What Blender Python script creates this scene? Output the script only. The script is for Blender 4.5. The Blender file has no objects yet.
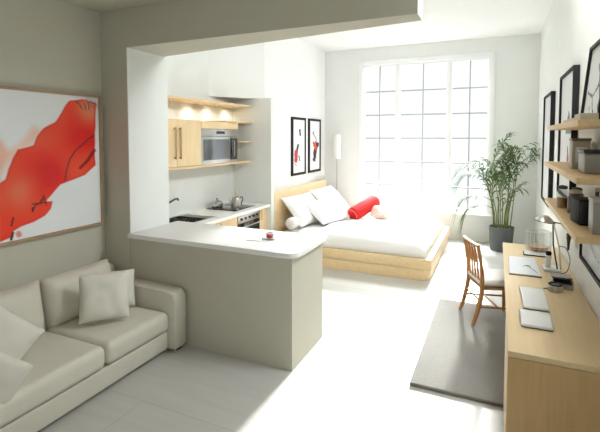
import bpy, bmesh, math, random
from mathutils import Vector, Matrix, noise
random.seed(7)
SC = bpy.context.scene
COL = SC.collection
PI = math.pi

# ------------------------------------------------------------------ camera
F_PX, YAW, PITCH, CAM_H = 430.0, math.atan(197/430.0), math.radians(3), 2.0
cam = bpy.data.cameras.new('camera')
cam.sensor_fit = 'HORIZONTAL'; cam.sensor_width = 36
cam.lens = F_PX/600*36
cam.clip_start = 0.05
camo = bpy.data.objects.new('camera', cam); COL.objects.link(camo)
camo.location = (0, 0, CAM_H)
camo.rotation_euler = (PI/2-PITCH, 0, YAW)
cam.shift_y = -(216 - (137 + F_PX*math.tan(PITCH)))/600
SC.camera = camo

# ------------------------------------------------------------------ light
W = bpy.data.worlds.new('sky'); SC.world = W; W.use_nodes = True
bg = W.node_tree.nodes['Background']
bg.inputs[0].default_value = (0.93, 0.97, 1.0, 1); bg.inputs[1].default_value = .75

def light(name, typ, loc, direction, energy, color=(1,1,1), **kw):
    l = bpy.data.lights.new(name, typ); l.energy = energy; l.color = color
    for k, v in kw.items(): setattr(l, k, v)
    o = bpy.data.objects.new(name, l); COL.objects.link(o); o.location = loc
    o.rotation_euler = Vector(direction).to_track_quat('-Z', 'Y').to_euler()
    return o
SUN_E = math.radians(23.8)
light('sun', 'SUN', (-1, 14, 6), (0.0, -math.cos(SUN_E), -math.sin(SUN_E)), 9.5, (1, .985, .97), angle=math.radians(5))
light('window_daylight', 'AREA', (-1.36, 11.0, 6.2), (0, -1, -1.1), 2200, (.95, .98, 1), shape='RECTANGLE', size=5, size_y=3.4)

light('high_right_fill', 'AREA', (.60, 3.85, 3.6), (-1, .15, -.35), 60, (.93, .97, 1), shape='RECTANGLE', size=1.2, size_y=.4)  # added fill lamp out of view, brightens the faces turned to the right
light('sofa_side_fill', 'AREA', (.62, .2, 2.2), (-1, .25, -.12), 16, (.97, .98, 1), shape='RECTANGLE', size=1.4, size_y=1.2)  # unseen fill lamp added beside the camera to lift the sofa wall
SC.view_settings.view_transform = 'Standard'
SC.view_settings.look = 'None'
SC.view_settings.gamma = 1
SC.view_settings.exposure = 0.7
SC.view_settings.use_curve_mapping = False

# ------------------------------------------------------------------ materials
def lin(c):
    out = []
    for v in c[:3]:
        v = v/255.0
        out.append(v/12.92 if v <= 0.04045 else ((v+0.055)/1.055)**2.4)
    return out
def mat(name, rgb, rough=.6, metal=0, var=0.0, scale=8.0, bump=0.0, bscale=120.0, coat=0, sheen=0, stretch=(1,1,1), trans=0, emit=0):
    m = bpy.data.materials.new(name); m.use_nodes = True
    nt = m.node_tree; b = nt.nodes['Principled BSDF']
    c = lin(rgb)
    b.inputs['Base Color'].default_value = (*c, 1)
    b.inputs['Roughness'].default_value = rough
    b.inputs['Metallic'].default_value = metal
    if coat: b.inputs['Coat Weight'].default_value = coat
    if sheen: b.inputs['Sheen Weight'].default_value = sheen
    if trans: b.inputs['Transmission Weight'].default_value = trans
    if emit:
        b.inputs['Emission Color'].default_value = (*c, 1); b.inputs['Emission Strength'].default_value = emit
    tc = nt.nodes.new('ShaderNodeTexCoord'); mp = nt.nodes.new('ShaderNodeMapping')
    mp.inputs['Scale'].default_value = stretch
    nt.links.new(tc.outputs['Object'], mp.inputs[0])
    if var:
        n = nt.nodes.new('ShaderNodeTexNoise'); n.inputs['Scale'].default_value = scale; n.inputs['Detail'].default_value = 6
        r = nt.nodes.new('ShaderNodeValToRGB')
        r.color_ramp.elements[0].position = .3; r.color_ramp.elements[1].position = .7
        r.color_ramp.elements[0].color = (*[v*(1-var) for v in c], 1)
        r.color_ramp.elements[1].color = (*[min(1, v*(1+var*.6)) for v in c], 1)
        nt.links.new(mp.outputs[0], n.inputs['Vector']); nt.links.new(n.outputs['Fac'], r.inputs[0])
        nt.links.new(r.outputs[0], b.inputs['Base Color'])
    if bump:
        n2 = nt.nodes.new('ShaderNodeTexNoise'); n2.inputs['Scale'].default_value = bscale; n2.inputs['Detail'].default_value = 4
        bm_ = nt.nodes.new('ShaderNodeBump'); bm_.inputs['Strength'].default_value = bump; bm_.inputs['Distance'].default_value = .01
        nt.links.new(mp.outputs[0], n2.inputs['Vector']); nt.links.new(n2.outputs['Fac'], bm_.inputs['Height'])
        nt.links.new(bm_.outputs[0], b.inputs['Normal'])
    return m
def vcol_mat(name, rough=.5):
    m = bpy.data.materials.new(name); m.use_nodes = True
    nt = m.node_tree; b = nt.nodes['Principled BSDF']; b.inputs['Roughness'].default_value = rough
    a = nt.nodes.new('ShaderNodeVertexColor'); a.layer_name = 'ink'
    nt.links.new(a.outputs[0], b.inputs['Base Color'])
    return m
M = {}
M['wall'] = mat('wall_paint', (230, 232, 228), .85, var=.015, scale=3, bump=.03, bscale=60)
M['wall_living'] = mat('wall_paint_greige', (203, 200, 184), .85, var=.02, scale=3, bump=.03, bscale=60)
M['ceil'] = mat('ceiling_paint', (242, 242, 239), .9, var=.01, scale=2)
M['trim'] = mat('window_paint', (240, 241, 240), .45)
M['muntin'] = mat('glazing_bar_grey', (180, 182, 183), .5)
M['counter'] = mat('white_worktop', (249, 249, 247), .25, var=.01, scale=14)
M['maple'] = mat('pale_maple', (232, 205, 160), .42, var=.07, scale=5, stretch=(6, .7, 6), bump=.02, bscale=40)
M['maple_v'] = mat('pale_maple_upright', (230, 203, 158), .42, var=.08, scale=5, stretch=(6, 6, .6), bump=.02, bscale=40)
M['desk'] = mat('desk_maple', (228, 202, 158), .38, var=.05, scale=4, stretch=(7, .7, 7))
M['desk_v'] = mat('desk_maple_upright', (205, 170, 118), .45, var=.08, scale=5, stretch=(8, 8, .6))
M['shelf'] = mat('shelf_oak', (214, 184, 138), .5, var=.08, scale=5, stretch=(8, .8, 8))
M['chair'] = mat('honey_oak', (178, 126, 70), .4, var=.12, scale=8, stretch=(3, 3, .6))
M['frame_wood'] = mat('painting_frame_wood', (176, 148, 118), .5, var=.1, scale=8)
M['black'] = mat('black_frame', (9, 9, 10), .75)
M['blackgloss'] = mat('black_glass', (10, 10, 12), .08, coat=.4)
M['steel'] = mat('brushed_steel', (196, 194, 190), .28, 1, var=.04, scale=30, stretch=(1, 12, 1))
M['chrome'] = mat('polished_steel', (215, 215, 215), .12, 1)
M['sofa'] = mat('sofa_leather', (212, 208, 193), .55, var=.03, scale=6, bump=.12, bscale=90)
M['sofa_pillow'] = mat('pillow_linen', (222, 219, 206), .85, var=.03, scale=8, bump=.15, bscale=200, sheen=.2)
M['linen'] = mat('white_linen', (236, 234, 232), .9, var=.01, scale=4, bump=.06, bscale=30, sheen=.2)
M['red'] = mat('red_fabric', (206, 22, 22), .75, var=.08, scale=14, bump=.1, bscale=90)
M['pink'] = mat('pale_red_piping', (240, 120, 110), .7)
M['peach'] = mat('peach_fabric', (240, 208, 192), .8, var=.03)
M['rug'] = mat('grey_rug_wool', (150, 148, 141), .98, var=.07, scale=60, bump=.9, bscale=260, sheen=.3)
M['pot'] = mat('slate_pot', (92, 95, 97), .6, var=.06, scale=6, bump=.05)
M['soil'] = mat('soil', (52, 40, 30), .95, var=.3, scale=60, bump=.5)
M['stem'] = mat('palm_stem', (104, 116, 48), .6, var=.15, scale=20, stretch=(1, 1, .3))
M['leaf'] = mat('palm_leaf', (84, 110, 46), .5, var=.28, scale=9)
M['paper'] = mat('paper', (240, 240, 240), .6, var=.01)
M['gloss_paper'] = mat('glossy_paper', (232, 232, 230), .35, var=.03, scale=12)
M['dark'] = mat('dark_plastic', (38, 38, 40), .4)
M['greyplastic'] = mat('grey_plastic', (158, 156, 148), .4, var=.04)
M['whiteplastic'] = mat('white_plastic', (228, 228, 226), .35)
M['greybox'] = mat('grey_card', (184, 176, 162), .7, var=.06, scale=10)
M['brown'] = mat('brown_ceramic', (92, 76, 64), .35, var=.1)
M['amber'] = mat('honey_contents', (168, 110, 60), .4, var=.15)
M['bowlwood'] = mat('bowl_wood', (205, 175, 150), .5, var=.06)
M['brass'] = mat('aged_brass', (120, 96, 62), .35, .9)
M['handle'] = mat('warm_bronze_handle', (176, 140, 96), .35, .6)
M['smoked'] = mat('smoked_glass', (120, 122, 126), .12, .5)
M['redcup'] = mat('red_ceramic', (176, 18, 26), .2, coat=.5)
M['china'] = mat('white_china', (238, 238, 238), .15, coat=.4)
M['lampshade'] = mat('white_lamp_shade', (238, 238, 232), .8)
M['lamp_on'] = mat('lamp_diffuser', (255, 236, 200), .5, emit=4)
M['ink'] = vcol_mat('printed_art')

# floor: pale slabs with thin joints
def floor_mat():
    m = bpy.data.materials.new('pale_floor_slabs'); m.use_nodes = True
    nt = m.node_tree; b = nt.nodes['Principled BSDF']; b.inputs['Roughness'].default_value = .42
    tc = nt.nodes.new('ShaderNodeTexCoord'); mp = nt.nodes.new('ShaderNodeMapping')
    mp.inputs['Location'].default_value = (1.1, .62, 0)
    br = nt.nodes.new('ShaderNodeTexBrick')
    br.inputs['Scale'].default_value = 1; br.inputs['Brick Width'].default_value = 2.6; br.inputs['Row Height'].default_value = 1.0
    br.inputs['Mortar Size'].default_value = .005; br.inputs['Mortar Smooth'].default_value = .3
    br.inputs['Color1'].default_value = (*lin((200, 199, 193)), 1); br.inputs['Color2'].default_value = (*lin((198, 197, 191)), 1)
    br.inputs['Mortar'].default_value = (*lin((184, 183, 177)), 1)
    n = nt.nodes.new('ShaderNodeTexNoise'); n.inputs['Scale'].default_value = 3; n.inputs['Detail'].default_value = 5
    mp2 = nt.nodes.new('ShaderNodeMapping'); mp2.inputs['Scale'].default_value = (.5, 5, 1)
    mx = nt.nodes.new('ShaderNodeMix'); mx.data_type = 'RGBA'; mx.blend_type = 'MULTIPLY'
    mx.inputs[0].default_value = .5
    r = nt.nodes.new('ShaderNodeValToRGB')
    r.color_ramp.elements[0].color = (.86, .86, .85, 1); r.color_ramp.elements[0].position = .3
    r.color_ramp.elements[1].color = (1, 1, 1, 1); r.color_ramp.elements[1].position = .65
    nt.links.new(tc.outputs['Object'], mp.inputs[0]); nt.links.new(mp.outputs[0], br.inputs['Vector'])
    nt.links.new(tc.outputs['Object'], mp2.inputs[0]); nt.links.new(mp2.outputs[0], n.inputs['Vector'])
    nt.links.new(n.outputs['Fac'], r.inputs[0])
    nt.links.new(br.outputs['Color'], mx.inputs[6]); nt.links.new(r.outputs[0], mx.inputs[7])
    nt.links.new(mx.outputs[2], b.inputs['Base Color'])
    return m
M['floor'] = floor_mat()
def glass_mat(name, tint=(1, 1, 1), gloss=.08):
    m = bpy.data.materials.new(name); m.use_nodes = True; nt = m.node_tree
    nt.nodes.remove(nt.nodes['Principled BSDF'])
    t = nt.nodes.new('ShaderNodeBsdfTransparent'); t.inputs[0].default_value = (*tint, 1)
    g = nt.nodes.new('ShaderNodeBsdfGlossy'); g.inputs['Roughness'].default_value = .03
    x = nt.nodes.new('ShaderNodeMixShader'); x.inputs[0].default_value = gloss
    nt.links.new(t.outputs[0], x.inputs[1]); nt.links.new(g.outputs[0], x.inputs[2])
    nt.links.new(x.outputs[0], nt.nodes['Material Output'].inputs[0])
    return m
M['pane'] = glass_mat('window_glass', (.98, .99, .99), .04)
M['glass'] = glass_mat('clear_ribbed_glass', (.86, .89, .88), .14)

# ------------------------------------------------------------------ mesh helpers
class MB:
    def __init__(s): s.b = bmesh.new()
    def _xf(s, vs, m):
        if m is not None: bmesh.ops.transform(s.b, matrix=m, verts=vs)
    def box(s, x0, x1, y0, y1, z0, z1, bev=0.0, seg=2, m=None):
        r = bmesh.ops.create_cube(s.b, size=1); vs = r['verts']
        for v in vs:
            v.co = Vector(((x0+x1)/2+v.co.x*(x1-x0), (y0+y1)/2+v.co.y*(y1-y0), (z0+z1)/2+v.co.z*(z1-z0)))
        if bev:
            es = {e for v in vs for e in v.link_edges}
            r2 = bmesh.ops.bevel(s.b, geom=list(es), offset=bev, segments=seg, profile=.5, affect='EDGES')
            vs = list({v for f in r2['faces'] for v in f.verts} | {v for v in vs if v.is_valid})
        s._xf(vs, m); return s
    def prism(s, pts, z0, z1, bev=0, m=None, seg=2):
        n = len(pts)
        lo = [s.b.verts.new((p[0], p[1], z0)) for p in pts]; hi = [s.b.verts.new((p[0], p[1], z1)) for p in pts]
        a = s.b.faces.new(lo[::-1]); c = s.b.faces.new(hi); vs = lo+hi
        for i in range(n): s.b.faces.new((lo[i], lo[(i+1) % n], hi[(i+1) % n], hi[i]))
        if bev:
            es = list(a.edges)+list(c.edges)
            r2 = bmesh.ops.bevel(s.b, geom=es, offset=bev, segments=seg, profile=.5, affect='EDGES')
            vs = list({v for f in r2['faces'] for v in f.verts} | {v for v in vs if v.is_valid})
        s._xf(vs, m); return s
    def tube(s, pts, r, n=8, cap=True, flat=None):
        pts = [Vector(p) for p in pts]; rs = r if isinstance(r, (list, tuple)) else [r]*len(pts)
        rings = []; prev = None
        for i, p in enumerate(pts):
            t = (pts[min(i+1, len(pts)-1)]-pts[max(i-1, 0)]).normalized()
            if prev is None:
                u = Vector((0, 0, 1)).cross(t)
                if u.length < .1: u = Vector((0, 1, 0)).cross(t)
                u.normalize()
            else:
                u = (prev - t*prev.dot(t)).normalized()
            prev = u; w = t.cross(u)
            k = flat or 1
            rings.append([s.b.verts.new(p+(u*math.cos(2*PI*j/n)+w*k*math.sin(2*PI*j/n))*rs[i]) for j in range(n)])
        for a, c in zip(rings, rings[1:]):
            for j in range(n): s.b.faces.new((a[j], a[(j+1) % n], c[(j+1) % n], c[j]))
        if cap:
            s.b.faces.new(rings[0][::-1]); s.b.faces.new(rings[-1])
        return s
    def lathe(s, prof, n=32, m=None, sy=1.0):
        rings = []; new = []
        for r, z in prof:
            if r < 1e-6: v = s.b.verts.new((0, 0, z)); rings.append([v]); new.append(v)
            else:
                ring = [s.b.verts.new((r*math.cos(2*PI*j/n), sy*r*math.sin(2*PI*j/n), z)) for j in range(n)]
                rings.append(ring); new += ring
        for a, c in zip(rings, rings[1:]):
            for j in range(n):
                k = (j+1) % n
                if len(a) == 1 and len(c) == 1: continue
                if len(a) == 1: s.b.faces.new((a[0], c[k], c[j]))
                elif len(c) == 1: s.b.faces.new((a[j], a[k], c[0]))
                else: s.b.faces.new((a[j], a[k], c[k], c[j]))
        s._xf(new, m); return s
    def pillow(s, w, h, t, m=None, n=14, pinch=.06, p=2.4, crease=0, seed=0):
        vs = []; grid = {}
        for side in (1, -1):
            for i in range(n+1):
                for j in range(n+1):
                    u, v = -1+2*i/n, -1+2*j/n
                    if side == -1 and (i in (0, n) or j in (0, n)): grid[side, i, j] = grid[1, i, j]; continue
                    e = ((1-abs(u)**p)*(1-abs(v)**p))**.55
                    x = u*w/2*(1-pinch*(1-v*v)*abs(u)); y = v*h/2*(1-pinch*(1-u*u)*abs(v))
                    dz = crease*noise.noise(Vector((u*2+seed, v*2, side)))*e
                    q = s.b.verts.new((x, y, side*t/2*e+dz)); grid[side, i, j] = q; vs.append(q)
        for side in (1, -1):
            for i in range(n):
                for j in range(n):
                    f = [grid[side, i, j], grid[side, i+1, j], grid[side, i+1, j+1], grid[side, i, j+1]]
                    s.b.faces.new(f if side == 1 else f[::-1])
        s._xf(vs, m); return s
    def build(s, name, material, parent=None, ang=40, loc=None):
        bmesh.ops.recalc_face_normals(s.b, faces=s.b.faces)
        me = bpy.data.meshes.new(name); s.b.to_mesh(me); s.b.free()
        for p in me.polygons: p.use_smooth = True
        me.set_sharp_from_angle(angle=math.radians(ang))
        me.materials.append(M[material] if isinstance(material, str) else material)
        o = bpy.data.objects.new(name, me); COL.objects.link(o)
        if parent: o.parent = parent
        if loc: o.location = loc
        return o
def thing(name, label, cat, loc=(0, 0, 0), rz=0, group=None):
    o = bpy.data.objects.new(name, None); COL.objects.link(o); o.empty_display_size = .1
    o.location = loc; o.rotation_euler = (0, 0, rz); o['label'] = label; o['category'] = cat
    if group: o['group'] = group
    return o
def tag(o, label, cat, group=None):
    o['label'] = label; o['category'] = cat
    if group: o['group'] = group
    return o
def struct(o): o['kind'] = 'structure'; return o
def T(x, y, z, rx=0, ry=0, rz=0):
    return Matrix.Translation((x, y, z)) @ Matrix.Rotation(rz, 4, 'Z') @ Matrix.Rotation(ry, 4, 'Y') @ Matrix.Rotation(rx, 4, 'X')
def basis(loc, xax, yax):
    x = Vector(xax).normalized(); y = Vector(yax); y = (y-x*y.dot(x)).normalized(); z = x.cross(y)
    m = Matrix((x, y, z)).transposed().to_4x4(); m.translation = Vector(loc); return m
def curve_pts(pts, n=8):
    P = [Vector(p) for p in pts]; P = [P[0]*2-P[1]]+P+[P[-1]*2-P[-2]]; out = []
    for i in range(1, len(P)-2):
        a, b, c, d = P[i-1:i+3]
        for k in range(n):
            t = k/n
            out.append(.5*((2*b)+(c-a)*t+(2*a-5*b+4*c-d)*t*t+(3*b-a-3*c+d)*t**3))
    out.append(P[-2]); return out
def art(name, fn, nu, nv, place, parent=None, material='ink'):
    """flat printed sheet: place(u,v)->point, fn(u,v)->sRGB, u right, v down"""
    me = bpy.data.meshes.new(name)
    vs = [place(i/nu, j/nv) for j in range(nv+1) for i in range(nu+1)]
    fs = [(j*(nu+1)+i, j*(nu+1)+i+1, (j+1)*(nu+1)+i+1, (j+1)*(nu+1)+i) for j in range(nv) for i in range(nu)]
    me.from_pydata(vs, [], fs)
    a = me.color_attributes.new('ink', 'FLOAT_COLOR', 'POINT')
    for k in range(len(vs)):
        c = fn((k % (nu+1))/nu, (k//(nu+1))/nv); a.data[k].color = (*lin([max(0, min(255, q)) for q in c]), 1)
    me.materials.append(M[material])
    o = bpy.data.objects.new(name, me); COL.objects.link(o)
    if parent: o.parent = parent
    return o
def inside(p, poly):
    x, y = p; c = False; n = len(poly)
    for i in range(n):
        x1, y1 = poly[i]; x2, y2 = poly[i-1]
        if (y1 > y) != (y2 > y) and x < (x2-x1)*(y-y1)/(y2-y1)+x1: c = not c
    return c
def dseg(p, a, b):
    ax, ay = a; bx, by = b; dx, dy = bx-ax, by-ay
    t = max(0, min(1, ((p[0]-ax)*dx+(p[1]-ay)*dy)/(dx*dx+dy*dy+1e-12)))
    return math.hypot(p[0]-ax-t*dx, p[1]-ay-t*dy)
def dpath(p, pts): return min(dseg(p, a, b) for a, b in zip(pts, pts[1:]))
def mixc(a, b, t): t = max(0, min(1, t)); return [x+(y-x)*t for x, y in zip(a, b)]
def nz(x, y, s=1, k=0): return noise.noise(Vector((x*s, y*s, k)))

# ------------------------------------------------------------------ the setting
XR, XL, XK, XB = .66, -3.73, -4.0, -3.45
YB, YF, ZC, ZL = 8.85, -1.3, 3.85, 3.27
WX0, WX1, WZ0, WZ1 = -2.62, -.12, .54, 3.52
struct(MB().box(XK-.2, XR+.2, YF-.2, YB+.3, -.1, 0).build('floor', 'floor'))
struct(MB().box(XK-.2, XR+.2, YF-.2, YB+.3, ZC, ZC+.1).build('ceiling', 'ceil'))
struct(MB().box(XR, XR+.2, YF, YB, 0, ZC).build('wall_right', 'wall'))
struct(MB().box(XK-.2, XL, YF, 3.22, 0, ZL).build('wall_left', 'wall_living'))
struct(MB().box(XK-.2, XR+.2, YF-.2, YF, 0, ZC).build('wall_front', 'wall'))
struct(MB().box(XK-.2, XK, 3.79, 6.15, 0, ZC).build('wall_kitchen', 'wall'))
struct(MB().box(XK-.2, XB, 6.15, YB, 0, ZC).build('wall_bedside', 'ceil'))
struct(MB().prism([(XK-.1, 5.4), (XK, 5.4), (XB, 6.149), (XK-.1, 6.149)], 2.62, ZC-.001).build('wall_bulkhead', 'ceil'))
b = MB()
b.box(XK-.2, WX0, YB, YB+.3, 0, ZC).box(WX1, XR+.2, YB, YB+.3, 0, ZC).box(WX0, WX1, YB, YB+.3, 0, WZ0).box(WX0, WX1, YB, YB+.3, WZ1, ZC)
struct(b.build('wall_back', 'wall'))
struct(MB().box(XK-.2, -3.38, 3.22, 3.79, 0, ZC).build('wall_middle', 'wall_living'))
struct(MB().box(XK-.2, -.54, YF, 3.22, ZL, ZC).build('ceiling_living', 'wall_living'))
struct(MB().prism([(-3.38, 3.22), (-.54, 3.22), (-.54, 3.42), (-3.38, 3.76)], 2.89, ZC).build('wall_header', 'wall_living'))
struct(MB().box(XK, -3.28, 6.05, 6.15, 0, 2.62).build('wall_niche', 'wall'))
struct(MB().box(-3.3795, -3.372, 3.2205, 3.7905, 1.0225, 2.889).build('jamb_lit_panel', 'wall'))  # thin white panel added over the greige wall so the jamb looks lit
# window
wr = bpy.data.objects.new('window_1', None); COL.objects.link(wr); wr.location = (0, YB, 0); struct(wr)
b = MB(); cw = .06
b.box(WX0-cw, WX0+.03, -.025, .10, WZ0-.02, WZ1+cw, .006).box(WX1-.03, WX1+cw, -.025, .10, WZ0-.02, WZ1+cw, .006)
b.box(WX0+.03, WX1-.03, -.025, .10, WZ1-.03, WZ1+cw, .006).box(WX0+.03, WX1-.03, 0, .10, WZ0, WZ0+.04)
b.build('window_frame', 'trim', wr)
MB().box(WX0-.1, WX1+.1, -.10, .02, WZ0-.045, WZ0-.005, .008).build('window_sill', 'trim', wr)
edges = [WX0+.03, -1.865, -.865, WX1-.03]
for xm in edges[1:3]:
    MB().box(xm-.028, xm+.028, 0, .10, WZ0+.04, WZ1-.03, .006).build('mullion', 'trim', wr)
for i in range(3):
    x0, x1 = edges[i]+(.028 if i else 0), edges[i+1]-(.028 if i < 2 else 0)
    z0, z1 = WZ0+.04, WZ1-.03
    b = MB()
    b.box(x0, x0+.022, .03, .07, z0, z1).box(x1-.022, x1, .03, .07, z0, z1).box(x0+.03, x1-.03, .03, .07, z0, z0+.035).box(x0+.03, x1-.03, .03, .07, z1-.035, z1)
    s_ = b.build('sash', 'trim', wr)
    xm = (x0+x1)/2; b = MB()
    b.box(xm-.014, xm+.014, .035, .065, z0+.035, z1-.035)
    for z in (1.017, 1.495, 1.975, 2.455, 2.94):
        b.box(x0+.03, xm-.014, .035, .065, z-.014, z+.014).box(xm+.014, x1-.03, .035, .065, z-.014, z+.014)
    b.build('glazing_bars', 'muntin', s_)
    MB().box(x0+.03, x1-.03, .048, .052, z0+.035, z1-.035).build('pane', 'pane', s_)

# ------------------------------------------------------------------ peninsula
t = thing('peninsula_counter', 'long white-topped half-height peninsula counter between the sofa area and kitchen', 'counter', (-2.45, 3.55, 0))
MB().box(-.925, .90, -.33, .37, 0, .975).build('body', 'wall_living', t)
r = .10; x1, y0, y1 = .945, -.36, .385
pts = [(-.93, y0)]+[(x1-r+r*math.sin(a), y0+r-r*math.cos(a)) for a in [k*PI/12 for k in range(7)]]
pts += [(x1-.03+.03*math.cos(a), y1-.03+.03*math.sin(a)) for a in [k*PI/8 for k in range(5)]]+[(-.93, y1)]
MB().prism(pts, .978, 1.022, .004).build('worktop', 'counter', t)

# ------------------------------------------------------------------ kitchen
def base_cabinet(y0, y1, label, doors=1, top=.876):
    t = thing('base_cabinet', label, 'cabinet', (-3.68, (y0+y1)/2, 0), 0, 'kitchen base cabinets')
    h = (y1-y0)/2-.002
    MB().box(-.3, .31, -h, h, .1, top).box(-.3, .26, -h, h, 0, .1).build('body', 'maple_v', t)
    w = 2*h/doors
    for k in range(doors):
        d = MB().box(.312, .332, -h+k*w+.003, -h+(k+1)*w-.003, .11, .87, .003).build('door', 'maple_v', t)
        MB().tube([(.332, -h+(k+.15)*w, .70), (.352, -h+(k+.15)*w, .70), (.352, -h+(k+.15)*w, .84), (.332, -h+(k+.15)*w, .84)], .005, 6).build('handle', 'handle', d)
base_cabinet(3.96, 4.665, 'maple base cabinet under the black sink', 1, .75)
base_cabinet(4.665, 5.165, 'maple base cabinet between the sink cabinet and the oven')
base_cabinet(5.80, 6.04, 'narrow maple base cabinet right of the oven')
t = thing('built_in_oven', 'steel and black glass oven built in under the cooktop', 'oven', (-3.68, 5.4825, 0))
MB().box(-.3, .31, -.312, .312, .1, .876).box(-.3, .26, -.312, .312, 0, .1).build('body', 'dark', t)
cp = MB().box(.312, .334, -.31, .31, .745, .872, .003).build('control_panel', 'steel', t)
for k in range(5):
    MB().lathe([(0, 0), (.02, 0), (.018, .02), (0, .022)], 14, T(.334, -.22+k*.11, .808, ry=PI/2)).build('knob', 'dark', cp)
od = MB().box(.312, .334, -.31, .31, .12, .738, .004).build('oven_door', 'blackgloss', t)
MB().tube([(.334, -.26, .69), (.365, -.26, .69), (.365, .26, .69), (.334, .26, .69)], .008, 8).build('handle', 'steel', od)
# worktop with sink opening
SX0, SX1, SY0, SY1 = -3.93, -3.46, 4.14, 4.62
b = MB()
b.box(XK, SX0, 3.94, 6.048, .88, .92).box(SX1, -3.3, 3.94, 6.048, .88, .92).box(SX0, SX1, 3.94, SY0, .88, .92).box(SX0, SX1, SY1, 6.048, .88, .92)
tag(b.build('kitchen_worktop', 'counter'), 'white kitchen worktop running along the wall with sink and cooktop', 'worktop')
t = thing('kitchen_sink', 'black inset sink with a steel rim and drainboard in the white worktop', 'sink', ((SX0+SX1)/2, (SY0+SY1)/2, .92))
hx, hy = (SX1-SX0)/2-.002, (SY1-SY0)/2-.002
b = MB()
b.box(-hx, -hx+.012, -hy, hy, -.16, .002).box(hx-.012, hx, -hy, hy, -.16, .002).box(-hx, hx, -hy, -hy+.012, -.16, .002).box(-hx, hx, hy-.012, hy, -.16, .002).box(-hx, hx, -hy, hy, -.165, -.155)
b.build('basin', 'blackgloss', t)
b = MB()
b.box(-hx-.02, hx+.02, hy+.001, hy+.14, .001, .006, .002).box(-hx-.02, -hx, -hy, hy, .001, .006).box(hx, hx+.02, -hy, hy, .001, .006).box(-hx-.02, hx+.02, -hy-.02, -hy, .001, .006)
for k in range(4): b.tube([(-hx+.03, hy+.03+k*.028, .007), (hx-.03, hy+.03+k*.028, .007)], .003, 6)
b.build('steel_rim', 'steel', t)
b = MB()
for k in range(13): b.tube([(-hx+.015, -hy+.02+k*(2*hy-.04)/12, -.012), (hx-.015, -hy+.02+k*(2*hy-.04)/12, -.012)], .004, 5)
for k in range(11): b.tube([(-hx+.02+k*(2*hx-.04)/10, -hy+.015, -.010), (-hx+.02+k*(2*hx-.04)/10, hy-.015, -.010)], .004, 5)
gr = b.build('sink_grid', 'black', t)
b = MB()
for k in range(60):
    x = random.uniform(-hx+.04, hx-.04); y = random.uniform(-hy+.04, hy-.04)
    b.lathe([(0, -.004), (.005, 0), (0, .004)], 6, T(x, y, -.003))
b.build('steel_stud', 'chrome', gr)['kind'] = 'stuff'
t = thing('faucet', 'chrome faucet with a long slanting spout above the sink', 'faucet', (-3.976, 4.13, .92))
MB().lathe([(0, 0), (.022, 0), (.022, .006), (.014, .012), (.014, .10), (0, .105)], 20).build('base', 'chrome', t)
MB().tube([(0, 0, .09), (.02, .03, .12), (.17, .26, .27), (.19, .285, .275), (.197, .295, .25)], [.015, .015, .013, .014, .014], 10).build('spout', 'smoked', t)
MB().tube([(0, -.012, .1), (-.01, -.05, .13)], .005, 8).build('lever', 'chrome', t)
t = thing('cooktop', 'black glass cooktop set into the white worktop', 'cooktop', (-3.70, 5.52, .92))
MB().box(-.25, .27, -.29, .29, .001, .008, .003).build('glass_plate', 'blackgloss', t)
for x, y, r in ((-.12, -.15, .09), (-.12, .15, .075), (.13, -.15, .075), (.13, .15, .09)):
    MB().lathe([(r-.006, .0082), (r-.006, .0092), (r, .0092), (r, .0082)], 28, T(x, y, 0)).build('cooking_zone', 'greyplastic', t)
# kettle
t = thing('kettle', 'tall steel kettle with a pale knob standing on the cooktop', 'kettle', (-3.60, 5.52, .93), .6)
MB().lathe([(0, 0), (.075, 0), (.078, .01), (.072, .10), (.058, .145), (.045, .152), (0, .152)], 28).build('body', 'steel', t)
ld = MB().lathe([(.046, .153), (.046, .158), (.02, .172), (.008, .176), (.008, .19), (0, .19)], 24).build('lid', 'chrome', t)
MB().lathe([(0, .19), (.017, .193), (.02, .215), (.02, .25), (.012, .262), (0, .264)], 16).build('knob', 'bowlwood', ld)
MB().tube(curve_pts([(-.06, 0, .06), (-.095, 0, .10), (-.105, 0, .145), (-.115, 0, .15)], 4), [.014]*4+[.011]*4+[.009]*5, 10).build('spout', 'steel', t)
MB().tube(curve_pts([(.055, 0, .135), (.085, 0, .16), (.10, 0, .12), (.075, 0, .05)], 5), .007, 8).build('handle', 'dark', t)
# saucepan
t = thing('saucepan', 'round steel saucepan with a sloping lid at the back of the cooktop', 'saucepan', (-3.83, 5.35, .93), .35)
MB().lathe([(0, 0), (.07, 0), (.088, .02), (.092, .07), (.094, .072), (.09, .072), (.086, .02), (0, .008)], 28).build('pan_body', 'chrome', t)
ld = MB().lathe([(.092, 0), (.085, .015), (.05, .038), (0, .046)], 28, T(0, 0, .074, ry=.0)).build('lid', 'chrome', t)
MB().lathe([(0, .115), (.006, .115), (.006, .128), (.015, .136), (.012, .145), (0, .147)], 14).build('knob', 'dark', ld)
MB().tube([(.09, 0, .06), (.13, .0, .07), (.24, 0, .085)], [.008, .009, .011], 8, flat=.6).build('handle', 'steel', t)

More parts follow.
